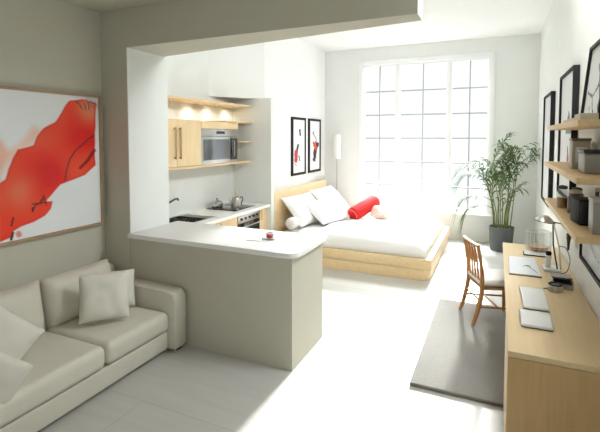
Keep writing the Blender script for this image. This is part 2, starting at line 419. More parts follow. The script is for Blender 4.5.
# wall units
XF = -3.62
t = thing('wall_cabinet', 'two-door maple wall cabinet left of the microwave', 'cabinet', (-3.81, 4.305, 1.622))
MB().box(-.19, .168, -.41, .41, 0, .60).build('body', 'maple_v', t)
for (a, c, hy_) in ((-.408, -.078, -.125), (-.074, .408, -.03)):
    d = MB().box(.17, .19, a, c, .003, .597, .003).build('door', 'maple_v', t)
    MB().box(.212, .222, hy_-.008, hy_+.008, .10, .50, .003).box(.19, .214, hy_-.006, hy_+.006, .11, .125).box(.19, .214, hy_-.006, hy_+.006, .475, .49).build('handle', 'handle', d)
t = thing('microwave', 'steel microwave with a dark glass door built in between maple panels', 'microwave', (-3.80, 5.17, 1.622))
MB().box(-.19, .15, -.445, .445, 0, .488).build('body', 'dark', t)
MB().box(.152, .172, -.445, .445, .39, .488, .003).build('control_panel', 'steel', t)
MB().box(.172, .176, -.10, .10, .42, .46).build('display', 'blackgloss', t)
d = MB().box(.152, .172, -.445, .445, .0, .385, .004).build('microwave_door', 'steel', t)
MB().box(.172, .178, -.40, .22, .055, .345, .003).build('door_window', 'smoked', d)
MB().box(.172, .178, .25, .43, .04, .36, .003).build('dark_panel', 'blackgloss', d)
MB().tube([(.178, .31, .09), (.205, .31, .09), (.205, .31, .32), (.178, .31, .32)], .008, 8).build('handle', 'chrome', d)
tag(MB().box(XK+.001, XF, 4.72, 5.62, 2.114, 2.214, .002).build('cabinet_panel', 'maple'), 'blank maple panel filling the space above the microwave', 'panel')
tag(MB().box(XK+.001, XF, 3.89, 6.046, 1.592, 1.619, .002).build('wall_shelf', 'maple'), 'long maple plank directly under the microwave and wall cabinet', 'shelf', 'kitchen shelves')
tag(MB().box(XK+.001, XF, 5.30, 6.046, 2.218, 2.243, .002).build('wall_shelf', 'maple'), 'maple shelf plank at the upper right of the microwave', 'shelf', 'kitchen shelves')
tag(MB().box(XK+.001, XF, 5.64, 6.046, 1.915, 1.933, .002).build('wall_shelf', 'maple'), 'small maple shelf plank right of the microwave at half its height', 'shelf', 'kitchen shelves')
tag(MB().box(XK+.001, XF, 3.89, 6.046, 2.478, 2.505, .002).build('cornice_shelf', 'maple'), 'long maple cornice board with downlights above the wall cabinets', 'shelf', 'kitchen shelves')
for k, y in enumerate((4.36, 4.9, 5.35, 5.82)):
    t = thing('downlight', 'small round downlight under the cornice, ' + ['nearest the sofa wall', 'second from the sofa wall', 'third from the sofa wall', 'nearest the bed'][k], 'downlight', (-3.82, y, 2.4775), 0, 'downlights under the cornice')
    MB().lathe([(.022, -.001), (.035, -.001), (.035, -.008), (.022, -.008), (.022, -.001)], 20).build('ring', 'steel', t)
    MB().lathe([(0, -.001), (.021, -.001), (.021, -.005), (0, -.005)], 20).build('lens', 'lamp_on', t)
    l = light('downlight_beam', 'SPOT', (-3.82, y, 2.46), (-.6, 0, -1), 2.4, (1, .92, .78), spot_size=math.radians(125), spot_blend=1.0, shadow_soft_size=.03)
# red cup
t = thing('saucer', 'white oval saucer under the red cup', 'saucer', (-1.97, 3.60, 1.022))
MB().lathe([(0, 0), (.04, 0), (.085, .012), (.086, .015), (.04, .005), (0, .004)], 28, sy=.8).build('dish', 'china', t)
t = thing('cup', 'small red cup with a white rim on a saucer', 'cup', (-1.97, 3.60, 1.028))
MB().lathe([(0, 0), (.022, 0), (.032, .008), (.037, .045), (.033, .045), (.028, .01), (0, .006)], 24).build('bowl', 'redcup', t)
MB().lathe([(.0375, .045), (.038, .054), (.034, .054), (.033, .045)], 24).build('white_rim', 'china', t)
MB().tube(curve_pts([(.034, 0, .04), (.058, 0, .038), (.052, 0, .015), (.031, 0, .012)], 4), .004, 6).build('handle', 'china', t)
t = thing('napkin', 'small folded white paper napkin left of the red cup', 'napkin', (-2.08, 3.5, 1.0225), .2)
MB().box(-.07, .07, -.05, .05, 0, .004, .001).box(-.066, .068, -.048, .046, .004, .008, .001).build('folds', 'paper', t)

# ------------------------------------------------------------------ painting
P0Y, P1Y, PZ0, PZ1 = 1.25, 3.17, 1.10, 2.42
t = thing('painting', 'large abstract painting of red and orange washes in a thin wooden frame', 'painting', (XL, (P0Y+P1Y)/2, PZ0))
w2 = (P1Y-P0Y)/2; hh = PZ1-PZ0; fw = .025
b = MB()
b.box(.001, .045, -w2, -w2+fw, 0, hh).box(.001, .045, w2-fw, w2, 0, hh).box(.001, .045, -w2+fw, w2-fw, 0, fw).box(.001, .045, -w2+fw, w2-fw, hh-fw, hh)
b.build('frame', 'frame_wood', t)
MB().box(.001, .028, -w2+fw, w2-fw, fw, hh-fw).build('backing', 'paper', t)
REDP= [(2.851, 2.359), (2.762, 2.253), (2.674, 2.158), (2.564, 2.088), (2.502, 2.012), (2.472, 1.931), (2.327, 1.895), (2.279, 1.818), (2.246, 1.737), (2.225, 1.651), (2.168, 1.609), (2.061, 1.594), (1.943, 1.513), (1.858, 1.049), (2.058, 1.093), (2.15, 1.109), (2.264, 1.129), (2.265, 1.176), (2.343, 1.211), (2.447, 1.232), (2.556, 1.276), (2.612, 1.331), (2.631, 1.402), (2.56, 1.412), (2.641, 1.486), (2.724, 1.553), (2.872, 1.584), (2.989, 1.618), (3.112, 1.715), (3.143, 2.366), (2.981, 2.392)]
WASHP= [(2.849, 2.362), (2.679, 2.184), (2.561, 2.099), (2.489, 2.15), (2.434, 2.125), (2.379, 2.043), (2.258, 1.933), (2.22, 1.992), (2.106, 2.032), (1.957, 1.9), (1.942, 1.474), (2.166, 1.566), (2.269, 1.765), (2.426, 1.887), (2.519, 1.973)]
STROKES=[([(3.121, 2.03), (3.038, 1.99), (2.978, 1.921), (2.887, 1.865), (2.82, 1.78), (2.785, 1.687), (2.772, 1.583)], 0.008, [40, 12, 10]),
([(3.117, 1.868), (3.031, 1.77), (2.937, 1.696)], 0.02, [130, 10, 12]),
([(2.435, 1.341), (2.454, 1.382), (2.501, 1.402), (2.539, 1.433)], 0.007, [20, 14, 14]),
([(2.501, 1.402), (2.55, 1.468), (2.566, 1.375)], 0.007, [20, 14, 14]),
([(2.428, 1.395), (2.482, 1.396), (2.557, 1.403)], 0.007, [20, 14, 14]),
([(2.435, 1.359), (2.435, 1.332)], 0.012, [20, 14, 14]),
([(2.278, 1.306), (2.259, 1.233)], 0.009, [30, 12, 10]),
([(2.265, 1.163), (2.247, 1.108)], 0.014, [30, 12, 10]),
([(2.315, 1.144), (2.319, 1.135)], 0.035, [226, 140, 130]),
([(2.957, 2.332), (2.978, 2.295)], 0.008, [90, 90, 76]),
([(3.002, 2.345), (3.023, 2.287)], 0.008, [90, 90, 76]),
([(3.048, 2.349), (3.058, 2.3)], 0.008, [90, 90, 76]),
([(2.913, 2.358), (2.946, 2.341)], 0.01, [90, 90, 76]),
]

def paint(u, v):
    y = P0Y+u*(P1Y-P0Y); z = PZ1-v*(PZ1-PZ0); p = (y, z)
    n1 = nz(y, z, 3, 1)*.02+nz(y, z, 9, 2)*.008
    q = (y+n1, z+nz(y, z, 4, 5)*.02)
    c = [247, 249, 250]
    c = mixc(c, [236, 240, 241], .5+nz(y, z, 1.5, 7))
    if inside(q, WASHP):
        d = dpath(q, WASHP+[WASHP[0]])
        c = mixc(c, [250, 186, 160], min(1, d*14)*(.65+.5*nz(y, z, 4, 3)))
    ins = inside(q, REDP); d = dpath(q, REDP+[REDP[0]])
    if ins or d < .006:
        al = min(1, max(0, .5+(d if ins else -d)/.012))
        base = [252, 60, 28]
        base = mixc(base, [236, 16, 4], math.exp(-((q[0]-2.98)**2+(q[1]-1.98)**2)/.035)*1.3)
        base = mixc(base, [230, 14, 4], math.exp(-((q[0]-2.60)**2/.04+(q[1]-1.66)**2/.03))*1.2)
        base = mixc(base, [246, 140, 104], math.exp(-((q[0]-3.06)**2/.02+(q[1]-2.30)**2/.02))*1.1)
        base = mixc(base, [242, 116, 80], math.exp(-((q[0]-2.33)**2/.02+(q[1]-1.52)**2/.03))*1.0)
        base = mixc(base, [246, 104, 66], .5+1.2*nz(y, z, 3.2, 11)-.35)
        base = mixc(base, [214, 20, 10], 1-d*60 if d < .016 else 0)
        c = mixc(c, base, al)
    if y > 3.02 and z > 2.30 and dpath(p, [(3.02, 2.40), (3.16, 2.33)]) < .045:
        c = mixc(c, [120, 110, 96], .7*max(0, nz(y*2, z, 40, 4)+.2))
    for pts_, w_, col_ in STROKES:
        d = dpath(q, pts_)
        if d < w_: c = mixc(c, col_, 1.6*(1-d/w_))
    return c
def art_panel(parent, fn, axis, w, h, off, n=(40, 60)):
    """printed sheet standing in a local plane; axis 'y+' = seen from +x with right = +y, 'y-' = seen from -x with right = -y"""
    if axis == 'y+': pl = lambda u, v: (off, -w/2+u*w, h*(1-v))
    else: pl = lambda u, v: (off, w/2-u*w, h*(1-v))
    return pl
# sheet of the big painting
art('canvas', paint, 230, 160, lambda u, v: (.029, -w2+fw+u*(2*w2-2*fw), hh-fw-v*(hh-2*fw)), t)

# ------------------------------------------------------------------ sofa
t = thing('sofa', 'low beige two-seat sofa under the abstract painting', 'sofa', (-3.2, 2.33, 0))
def cb(name, x0, x1, y0, y1, z0, z1, bev, m_='sofa', seg=4, mm=None, par=None):
    return MB().box(x0, x1, y0, y1, z0, z1, bev, seg, mm).build(name, m_, par or t, 60)
cb('base', -.48, .47, -.93, .70, .04, .205, .015)
cb('back_frame', -.50, -.35, -1.08, .86, .05, .70, .04)
def seat(y0, y1):
    b = MB(); n = 16; w = .76
    m = T((.50-.28)/2, (y0+y1)/2, .30)
    b.box(-.27, .50, y0, y1, .212, .395, .055, 5)
    for v in b.b.verts:
        if v.co.z > .33:
            u = (v.co.x-.115)/.385; s = (v.co.y-(y0+y1)/2)/((y1-y0)/2)
            v.co.z += .02*max(0, 1-u*u)*max(0, 1-s*s)
    c = b.build('seat_cushion', 'sofa', t, 60)
    # piping seams
    for z in (.235, .37):
        pass
    return c
seat(-.93, -.004); seat(.004, .70)
def backc(y0, y1):
    m = T(-.255, (y0+y1)/2, .585, ry=math.radians(-9)) @ basis((0, 0, 0), (0, 1, 0), (0, 0, 1))
    MB().pillow(y1-y0, .43, .25, m, n=18, pinch=.0, p=5).build('back_cushion', 'sofa', t, 80)
backc(-.93, -.002); backc(.002, .70)
for s in (-1, 1):
    # arm: side outline with a rounded front and a roll on top
    out = [(-.50, .03), (.53, .03), (.55, .06)]
    out += [(.55-.07+.07*math.cos(a), .50+.07*math.sin(a)) for a in [k*PI/12 for k in range(7)]]
    out += [(.2, .572), (-.1, .58), (-.35, .595), (-.50, .60)]
    y0 = .703 if s > 0 else -1.095
    m = Matrix(((1, 0, 0, 0), (0, 0, 1, 0), (0, 1, 0, 0), (0, 0, 0, 1)))
    MB().prism(out, y0, y0+.162, .022, m, 3).build('armrest', 'sofa', t, 50)
for x in (-.42, .48):
    for y in (-1.02, .80):
        MB().box(x-.03, x+.03, y-.03, y+.03, 0, .035).build('foot', 'dark', t)

def throw(name, label, loc, xax, yax, w, h, th, m_='sofa_pillow', seed=0, group=None, cat='cushion', pinch=.03, p=3.4):
    o = MB().pillow(w, h, th, basis((0, 0, 0), xax, yax), n=20, pinch=pinch, p=p, crease=.02, seed=seed).build(name, m_, None, 80)
    o.location = loc; tag(o, label, cat, group); return o
G = 'throw pillows on the sofa'
throw('throw_pillow', 'square beige throw pillow leaning on the far back cushion of the sofa', (-3.05, 2.61, .625), (.62, .78, -.02), (-.22, .12, 1), .40, .40, .13, seed=1, group=G)
throw('throw_pillow', 'beige throw pillow mostly hidden behind another, beside the far armrest', (-3.20, 2.86, .585), (.42, .9, -.1), (-.30, .12, 1), .36, .34, .09, seed=3, group=G)
throw('throw_pillow', 'beige throw pillow lying tilted against the near back cushion at the photo edge', (-3.04, 1.69, .62), (.60, .50, -.62), (.10, .73, .67), .44, .44, .15, seed=5, group=G)
throw('throw_pillow', 'beige throw pillow nearest the camera, at the near armrest of the sofa', (-2.84, 1.54, .50), (.75, .45, -.5), (.25, .45, .85), .40, .36, .13, seed=8, group=G)

# ------------------------------------------------------------------ bed
bx, by = -2.06, 7.30
t = thing('platform_bed', 'wide low maple platform bed with headboard and white mattress', 'bed', (bx, by, 0))
MB().prism([(-1.16, -1.24)]+[(1.13+.12*math.sin(a), -1.12-.12*math.cos(a)) for a in [k*PI/12 for k in range(0, 7)]]+[(1.25, 1.20), (-1.16, 1.20)], 0, .15, .004).build('plinth', 'maple', t)
b = MB(); b.box(-1.19, 1.275, -1.24, 1.22, .152, .305, .012)
b.build('bed_frame', 'maple', t)
MB().box(-1.30, -1.215, -1.15, 1.20, .0, 1.10, .006).build('headboard', 'maple', t)
# mattress with soft cover
b = MB(); nx, ny = 44, 44; g = {}
x0, x1, y0, y1 = -1.18, 1.17, -1.17, 1.15
def mt(i, j, k):
    u, v = -1+2*i/nx, -1+2*j/ny
    e = (max(0, 1-abs(u)**14)*max(0, 1-abs(v)**14))**.5
    x = (x0+x1)/2+u*(x1-x0)/2; y = (y0+y1)/2+v*(y1-y0)/2
    z = .30+.20*e+(.012*noise.noise(Vector((u*3, v*3, 1)))+.006*noise.noise(Vector((u*9, v*9, 4))))*min(1, e*2)
    return (x, y, z)
for i in range(nx+1):
    for j in range(ny+1): g[i, j] = b.b.verts.new(mt(i, j, 0))
for i in range(nx):
    for j in range(ny): b.b.faces.new((g[i, j], g[i+1, j], g[i+1, j+1], g[i, j+1]))
bd = [g[i, 0] for i in range(nx+1)]+[g[nx, j] for j in range(1, ny+1)]+[g[i, ny] for i in range(nx-1, -1, -1)]+[g[0, j] for j in range(ny-1, 0, -1)]
b.b.faces.new(bd[::-1])
b.build('mattress', 'linen', t, 80)
# duvet
b = MB(); nx, ny = 60, 70; g = {}
x0, x1, y0, y1 = -.62, 1.20, -1.205, 1.185
for i in range(nx+1):
    for j in range(ny+1):
        u, v = i/nx, -1+2*j/ny
        ev = max(0, 1-abs(v)**9)**.5; eu = max(0, 1-max(0, u)**16)**.5; es = min(1, u*12)**.5
        e = ev*eu*(.25+.75*es)
        xx = x0+u*(x1-x0)+.03*noise.noise(Vector((v*3, 0, 9)))*(1-u)
        f = .035*noise.noise(Vector((u*2.2+v*.8, v*2.5, 1)))+.012*noise.noise(Vector((u*7+v*3, v*6, 4)))
        g[i, j] = b.b.verts.new((xx, (y0+y1)/2+v*(y1-y0)/2, .312+.225*e+f*min(1, e*1.4)))
for i in range(nx):
    for j in range(ny): b.b.faces.new((g[i, j], g[i+1, j], g[i+1, j+1], g[i, j+1]))
o = b.build('duvet', 'linen', None, 80); o.location = (bx, by, 0)
so = o.modifiers.new('thickness', 'SOLIDIFY'); so.thickness = .02; so.offset = -1
tag(o, 'white duvet spread over the platform bed', 'duvet')
G = 'white pillows at the headboard'
throw('bed_pillow', 'white bed pillow leaning steeply on the near end of the headboard', (-3.00, 6.78, .76), (.12, 1, .0), (-.66, .0, .75), .95, .60, .18, 'linen', 11, G, 'pillow', .05)
throw('bed_pillow', 'white bed pillow in front, overlapping the near pillow and lying on the duvet', (-2.72, 7.08, .70), (.25, .97, .0), (-.84, .15, .50), .92, .60, .18, 'linen', 14, G, 'pillow', .05)
throw('bed_pillow', 'white bed pillow leaning on the far half of the headboard', (-2.92, 7.80, .78), (.08, 1, .0), (-.70, .0, .70), .95, .64, .18, 'linen', 17, G, 'pillow', .05)
o = MB().tube([(0, -.36, 0), (0, -.35, 0), (0, -.31, 0), (0, .31, 0), (0, .35, 0), (0, .36, 0)], [.03, .075, .095, .095, .075, .03], 24).build('bolster', 'linen', None, 60)
o.location = (-3.0, 6.50, .60); tag(o, 'white cylindrical bolster lying under the near pillow', 'bolster')
# red roll: rolled red cushion
t = thing('rolled_cushion', 'bright red rolled cushion lying on the white duvet', 'cushion', (-2.20, 7.62, .70), math.radians(-25))
t.rotation_euler = (math.radians(17), 0, math.radians(-25))
b = MB(); b.tube([(0, -.33, 0), (0, -.32, 0), (0, -.29, 0), (0, .29, 0), (0, .32, 0), (0, .33, 0)], [.10, .125, .13, .13, .125, .10], 30)
b.build('roll', 'red', t, 60)
b = MB(); b.tube([(.104*math.cos(a), -.332, .104*math.sin(a)) for a in [k*2*PI/24 for k in range(25)]], .007, 6)
b.build('piping', 'pink', t)
b = MB()
for sgn in (-1,):
    b.lathe([(0, .012), (.05, .01), (.098, .0)], 24, T(0, -.331, 0, rx=PI/2))
b.build('roll_end', 'red', t)
throw('small_cushion', 'small peach cushion half behind the red roll', (-1.90, 7.66, .63), (.9, .1, -.15), (.0, .7, .6), .36, .26, .14, 'peach', 21)

# floor lamp in the corner
t = thing('floor_lamp', 'slim white floor lamp with a tall cylindrical shade in the corner', 'lamp', (-3.10, 8.66, 0))
MB().lathe([(0, 0), (.12, 0), (.12, .015), (.02, .025), (0, .03)], 28).build('base', 'greyplastic', t)
MB().tube([(0, 0, .02), (0, 0, 1.60)], .012, 10).build('pole', 'steel', t)
MB().lathe([(.075, 1.54), (.08, 1.54), (.08, 2.05), (.075, 2.05), (.075, 1.54)], 32).build('lamp_shade', 'lampshade', t)
MB().lathe([(0, 1.60), (.02, 1.60), (.025, 1.66), (.05, 1.72), (.045, 1.78), (0, 1.80)], 20).build('bulb', 'china', t)

# ------------------------------------------------------------------ small frames by the bed
def bed_art1(u, v):
    c = [232, 233, 234]; p = (u, v*3)
    if .5 < u < .72 and .25 < v < .80: c = mixc(c, [186, 206, 224], .75*max(0, 1-abs(u-.60)/.11)*(1-.2*nz(u, v, 20)))
    if dpath(p, [(.58, .58), (.62, .85)]) < .07+.03*nz(u, v, 12): c = [24, 24, 30]
    if dpath(p, [(.42, 1.45), (.36, 1.75)]) < .08+.05*nz(u, v, 14, 2): c = [30, 26, 34]
    if dpath(p, [(.26, 1.8), (.24, 2.3)]) < .14+.07*nz(u, v, 14, 3): c = [176, 44, 26]
    if dpath(p, [(.50, 2.05), (.56, 2.3)]) < .035+.05*abs(nz(u, v, 30, 3)): c = [60, 60, 66]
    if dpath(p, [(.12, 2.45), (.3, 2.6)]) < .04: c = [226, 120, 100]
    return c
def bed_art2(u, v):
    c = [234, 234, 234]; p = (u, v*3)
    if dpath(p, [(.30, .72), (.52, .95), (.66, 1.15), (.60, 1.4)]) < .03: c = [70, 66, 68]
    if dpath(p, [(.42, .62), (.40, .85)]) < .03: c = [90, 86, 88]
    if dpath(p, [(.80, 1.45), (.55, 1.8), (.45, 2.35)]) < .15+.08*nz(u, v, 13, 2): c = [26, 24, 26]
    if dpath(p, [(.42, 1.40), (.60, 1.65)]) < .13+.06*nz(u, v, 13, 5): c = [226, 78, 34]
    if dpath(p, [(.62, 1.25), (.66, 1.4)]) < .05: c = [40, 36, 40]
    if dpath(p, [(.3, 2.3), (.62, 2.5)]) < .02: c = [60, 56, 60]
    return c
def picture(label, loc, w, h, fn, side, depth=.03, fwid=.03, tilt=0, group=None, nn=(36, 90), mt_='black'):
    """side +1: hangs on a wall to its left (faces +x); -1: on a wall to its right (faces -x)"""
    t = thing('framed_picture', label, 'picture', loc, 0, group)
    if tilt: t.rotation_euler = (0, tilt, 0)
    s = side; X = lambda a, c: (min(s*a, s*c), max(s*a, s*c))
    b = MB(); x0, x1 = X(.002, depth)
    b.box(x0, x1, -w/2, -w/2+fwid, 0, h).box(x0, x1, w/2-fwid, w/2, 0, h).box(x0, x1, -w/2+fwid, w/2-fwid, 0, fwid).box(x0, x1, -w/2+fwid, w/2-fwid, h-fwid, h)
    b.build('frame', mt_, t)
    x0, x1 = X(.002, depth*.6-.002)
    MB().box(x0, x1, -w/2+fwid, w/2-fwid, fwid, h-fwid).build('backing', 'paper', t)
    art('print', fn, nn[0], nn[1], lambda u, v: (s*depth*.6, s*(-w/2+fwid+u*(w-2*fwid)), h-fwid-v*(h-2*fwid)), t)
    return t
G = 'black framed pictures above the bed'
picture('narrow black-framed print with a red patch and pale blue column, nearer the kitchen', (XB, 7.435, 1.28), .62, 1.09, bed_art1, 1, .035, .045, 0, G)
picture('narrow black-framed print with an orange and black blot, nearer the window', (XB, 8.215, 1.28), .62, 1.09, bed_art2, 1, .035, .045, 0, G)

# ------------------------------------------------------------------ potted palm
px_, py_ = .10, 8.32
t = thing('potted_palm', 'tall green bamboo palm in a grey pot beside the window', 'plant', (px_, py_, 0))
MB().lathe([(0, 0), (.165, 0), (.175, .015), (.205, .40), (.21, .42), (.195, .42), (.19, .385), (0, .385)], 40).build('pot', 'pot', t)
MB().lathe([(0, .392), (.10, .396), (.188, .386)], 24).build('soil', 'soil', t)
random.seed(31)
def frond(base, d, L, droop, nleaf=12, ll=.22, par=None):
    """an arching rachis with paired leaflets, leaf pattern inside one mesh"""
    b = MB(); d = Vector(d).normalized(); p = Vector(base); pts = [p.copy()]; v = d.copy(); N = 14
    for i in range(N):
        v = (v+Vector((0, 0, -droop/N*(.4+1.6*i/N)))).normalized(); p = p+v*L/N; 
        p.x = min(p.x, XR-px_-.06); p.y = min(p.y, YB-py_-.08)
        pts.append(p.copy())
    b.tube(pts, [.006*(1-.8*i/N) for i in range(N+1)], 5)
    for k in range(nleaf):
        f = .22+.78*k/(nleaf-1); i = min(N-1, int(f*N)); q = pts[i].lerp(pts[i+1], f*N-i); tt = (pts[i+1]-pts[i]).normalized()
        sd = tt.cross(Vector((0, 0, 1)));  sd = sd.normalized() if sd.length > .1 else Vector((1, 0, 0))
        up = sd.cross(tt)
        for s in (-1, 1):
            l = ll*(.55+.6*math.sin(PI*min(1, f*.85)))*random.uniform(.8, 1.15)
            a = (tt*random.uniform(.9, 1.2)+sd*s*random.uniform(.38, .7)+up*.12).normalized()
            wv = a.cross(up).normalized()*.016
            m1 = q+a*l*.4+Vector((0, 0, -.01)); m2 = q+a*l*.75+Vector((0, 0, -.06*l/.2)); e = q+a*l+Vector((0, 0, -.14*l/.2))
            ps = [q, m1+wv, m1-wv, m2+wv*.7, m2-wv*.7, e]
            for z in ps:
                z.x = min(z.x, XR-px_-.02); z.y = min(z.y, YB-py_-.03)
            q0, a1, a2, c1, c2, e1 = [b.b.verts.new(z) for z in ps]
            b.b.faces.new((q0, a1, a2)); b.b.faces.new((a1, c1, c2, a2)); b.b.faces.new((c1, e1, c2))
    return b.build('frond', 'leaf', par, 60)
heads = []
for k in range(17):
    a = k*2.4; r = .05+.10*math.sqrt(random.random()); x, y = r*math.cos(a), r*math.sin(a)
    h = random.uniform(.6, 1.12); lx, ly = x*1.9+random.uniform(-.06, .06), y*1.3
    c = curve_pts([(x, y, .385), (x*1.25, y*1.2, .39+h*.4), (lx, ly, .385+h)], 5)
    MB().tube(c, [.009-.004*i/(len(c)-1) for i in range(len(c))], 6).build('stem', 'stem', t)
    heads.append((c, h))
dirs = [(-.9, -.2), (-.7, .3), (-.45, -.5), (.5, -.3), (.9, -.1), (.3, .4), (-.2, -.7), (.1, -.4), (.7, -.6), (-.8, -.6)]
for k, (c, h) in enumerate(heads):
    for q in range(2 if k % 3 == 0 else 1):
        dx, dy = dirs[(k*2+q*3) % len(dirs)]
        base = c[-1] if q == 0 else c[random.choice((5, 6, 7))]
        frond(base, (dx*random.uniform(.35, .75), dy*.5, random.uniform(.9, 1.4)), random.uniform(.42, .7), random.uniform(.6, 1.4), 7, random.uniform(.26, .34), t)
# the long outer fronds that give the palm its outline
for base, d, L, dr in (((-.20, -.05, 1.15), (-.7, -.1, 1), .62, 2.2), ((-.12, -.05, 1.15), (-.45, -.1, 1), .75, 1.9), ((-.15, 0, .85), (-.9, -.15, .75), .70, 2.2), ((.10, -.05, 1.25), (.45, -.15, 1), .75, 1.3),
                       ((.15, -.1, 1.25), (.62, -.2, 1), .85, .9), ((-.15, -.1, .75), (-.8, -.2, .5), .62, 2.4), ((.0, -.05, 1.25), (.1, -.1, 1), .55, 1.2), ((-.05, -.05, 1.1), (-.25, -.3, 1), .5, 1.4)):
    frond(base, d, L, dr, 10, .30, t)

# ------------------------------------------------------------------ rug
b = MB(); nx, ny = 50, 120; g = {}
rx0, rx1, ry0, ry1 = -.60, .56, 3.42, 5.42
b.box(rx0, rx1, ry0, ry1, .001, .03, .012, 3)
o = tag(b.build('rug', 'rug'), 'grey woven rug lying partly under the desk and chair', 'rug')

# ------------------------------------------------------------------ desk
dx0, dx1, dy0, dy1 = .085, .655, 2.74, 5.60
t = thing('desk', 'long pale maple desk along the right wall', 'desk', (0, 0, 0))
MB().box(dx0, dx1, dy0, dy1, .715, .75, .003).build('desktop', 'desk', t)
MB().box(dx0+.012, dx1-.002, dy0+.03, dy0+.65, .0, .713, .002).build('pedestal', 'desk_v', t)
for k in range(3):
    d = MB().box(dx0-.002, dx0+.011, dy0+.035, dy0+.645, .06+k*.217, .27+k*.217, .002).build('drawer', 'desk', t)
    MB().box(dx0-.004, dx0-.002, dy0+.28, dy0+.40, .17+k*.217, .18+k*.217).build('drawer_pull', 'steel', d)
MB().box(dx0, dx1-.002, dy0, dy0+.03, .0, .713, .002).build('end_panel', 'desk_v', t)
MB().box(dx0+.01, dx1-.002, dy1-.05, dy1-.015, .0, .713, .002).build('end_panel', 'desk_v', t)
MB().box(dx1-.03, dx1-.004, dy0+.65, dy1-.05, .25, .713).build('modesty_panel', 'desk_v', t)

# ------------------------------------------------------------------ chair
fa = math.atan2(.39, .92)
t = thing('desk_chair', 'honey-coloured wooden slat-back chair with a white seat at the desk', 'chair', (-.19, 4.97, .037), fa)
# local: +x = facing, y = side
def leg_rear(s):
    y = s*.195
    return curve_pts([(-.085, y, 0), (-.045, y, .12), (-.005, y, .30), (.005, y, .42), (-.005, y, .60), (-.05, y*1.02, .85)], 5)
for s in (-1, 1):
    c = leg_rear(s); MB().tube(c, [.018+.008*math.sin(PI*min(1, i/(len(c)-1)*1.1)) for i in range(len(c))], 8).build('leg', 'chair', t)
    MB().tube([(.40, s*.19, .0), (.395, s*.19, .4)], [.014, .019], 8).build('leg', 'chair', t)
b = MB(); b.tube(curve_pts([(-.05, -.195, .835), (-.062, -.09, .842), (-.066, 0, .845), (-.062, .09, .842), (-.05, .195, .835)], 5), .022, 8, flat=.5)
b.build('top_rail', 'chair', t)
for k in range(4):
    y = -.117+k*.078
    MB().tube([(.0, y, .44), (-.02, y, .64), (-.06, y*1.02, .835)], [.011, .013, .011], 8, flat=.6).build('slat', 'chair', t)
MB().tube([(.0, -.18, .47), (.0, .18, .47)], .012, 8).build('lower_rail', 'chair', t)
MB().box(0, .41, -.205, .205, .37, .405, .01).build('seat_frame', 'chair', t)
MB().box(-.01, .43, -.215, .215, .407, .48, .03, 4).build('seat_cushion', 'linen', t, 60)
for s in (-1, 1): MB().tube([(-.03, s*.195, .19), (.40, s*.19, .17)], .011, 8).build('stretcher', 'chair', t)
MB().tube([(.18, -.178, .18), (.18, .178, .18)], .011, 8).build('stretcher', 'chair', t)
MB().tube([(-.02, -.18, .26), (-.02, .18, .26)], .010, 8).build('stretcher', 'chair', t)

# ------------------------------------------------------------------ shelves on the right wall
SH = {'upper': (2.92, 4.58, 2.10), 'middle': (2.90, 4.78, 1.765), 'lower': (2.87, 4.62, 1.43)}
for k, (y0, y1, z) in SH.items():
    o = MB().box(.42, XR-.001, y0, y1, z-.038, z, .002).build('wall_shelf', 'shelf'); tag(o, {'upper': 'topmost wooden plank shelf on the right wall, holding a leaning picture', 'middle': 'middle wooden plank shelf on the right wall, holding a grey canister', 'lower': 'lowest wooden plank shelf on the right wall, holding jars and a black box'}[k], 'shelf', 'plank shelves above the desk')

# pictures on the right wall
def artA(u, v):
    c = [216, 218, 217]
    if dpath((u, v), [(.2, .1), (.45, .35), (.35, .6), (.6, .9)]) < .01+.02*abs(nz(u, v, 9)): c = [176, 178, 178]
    return mixc(c, [198, 200, 200], .4+nz(u, v, 4))
def artB(u, v):
    c = [218, 219, 218]
    if inside((u, v), [(.45, .42), (.62, .30), (.7, .34), (.85, .46), (.85, .5), (.4, .5)]): c = [92, 94, 98]
    if dpath((u, v), [(.60, .62), (.68, .70), (.62, .8)]) < .03: c = [60, 58, 60]
    if dpath((u, v), [(.60, .70), (.66, .735)]) < .035: c = [206, 44, 28]
    return c
def artC(u, v):
    c = [205, 206, 202]; p = (u, v)
    for a in ([(.1, .62), (.4, .7), (.62, .62), (.95, .5)], [(.4, .7), (.5, .88), (.62, 1)], [(.55, .3), (.7, .5), (.62, .62)], [(.8, .2), (.86, .5)], [(.3, .85), (.32, .9)]):
        if dpath(p, a) < .014+.022*abs(nz(u, v, 8)): c = [44, 44, 46]
    if dpath(p, [(.8, .55), (.95, .9)]) < .1+.1*nz(u, v, 7): c = [62, 62, 64]
    return c
def artD(u, v):
    c = mixc([196, 204, 206], [166, 174, 178], .5+nz(u, v, 5))
    if dpath((u, v), [(0, .15), (.4, .55), (1, .9)]) < .012: c = [90, 94, 98]
    return c
G = 'large black framed pictures on the right wall'
picture('tall pale picture in a thick black frame, nearest the palm', (XR, 6.78, 1.10), .96, 1.48, artA, -1, .053, .028, 0, G, (40, 40))
picture('tall black-framed picture with a grey shape and red spot, behind the shelf ends', (XR, 5.02, 1.40), .92, 1.245, artB, -1, .053, .026, 0, G, (60, 60))
picture('black-framed picture of dark branching strokes leaning on the topmost shelf', (XR-.075, 3.40, 2.101), .62, .535, artC, -1, .045, .022, math.atan2(.05, .535), G, (60, 45))
picture('low black-framed grey picture with a diagonal line, below the lowest shelf', (XR, 3.46, 1.03), 1.18, .33, artD, -1, .04, .026, 0, G, (60, 24))

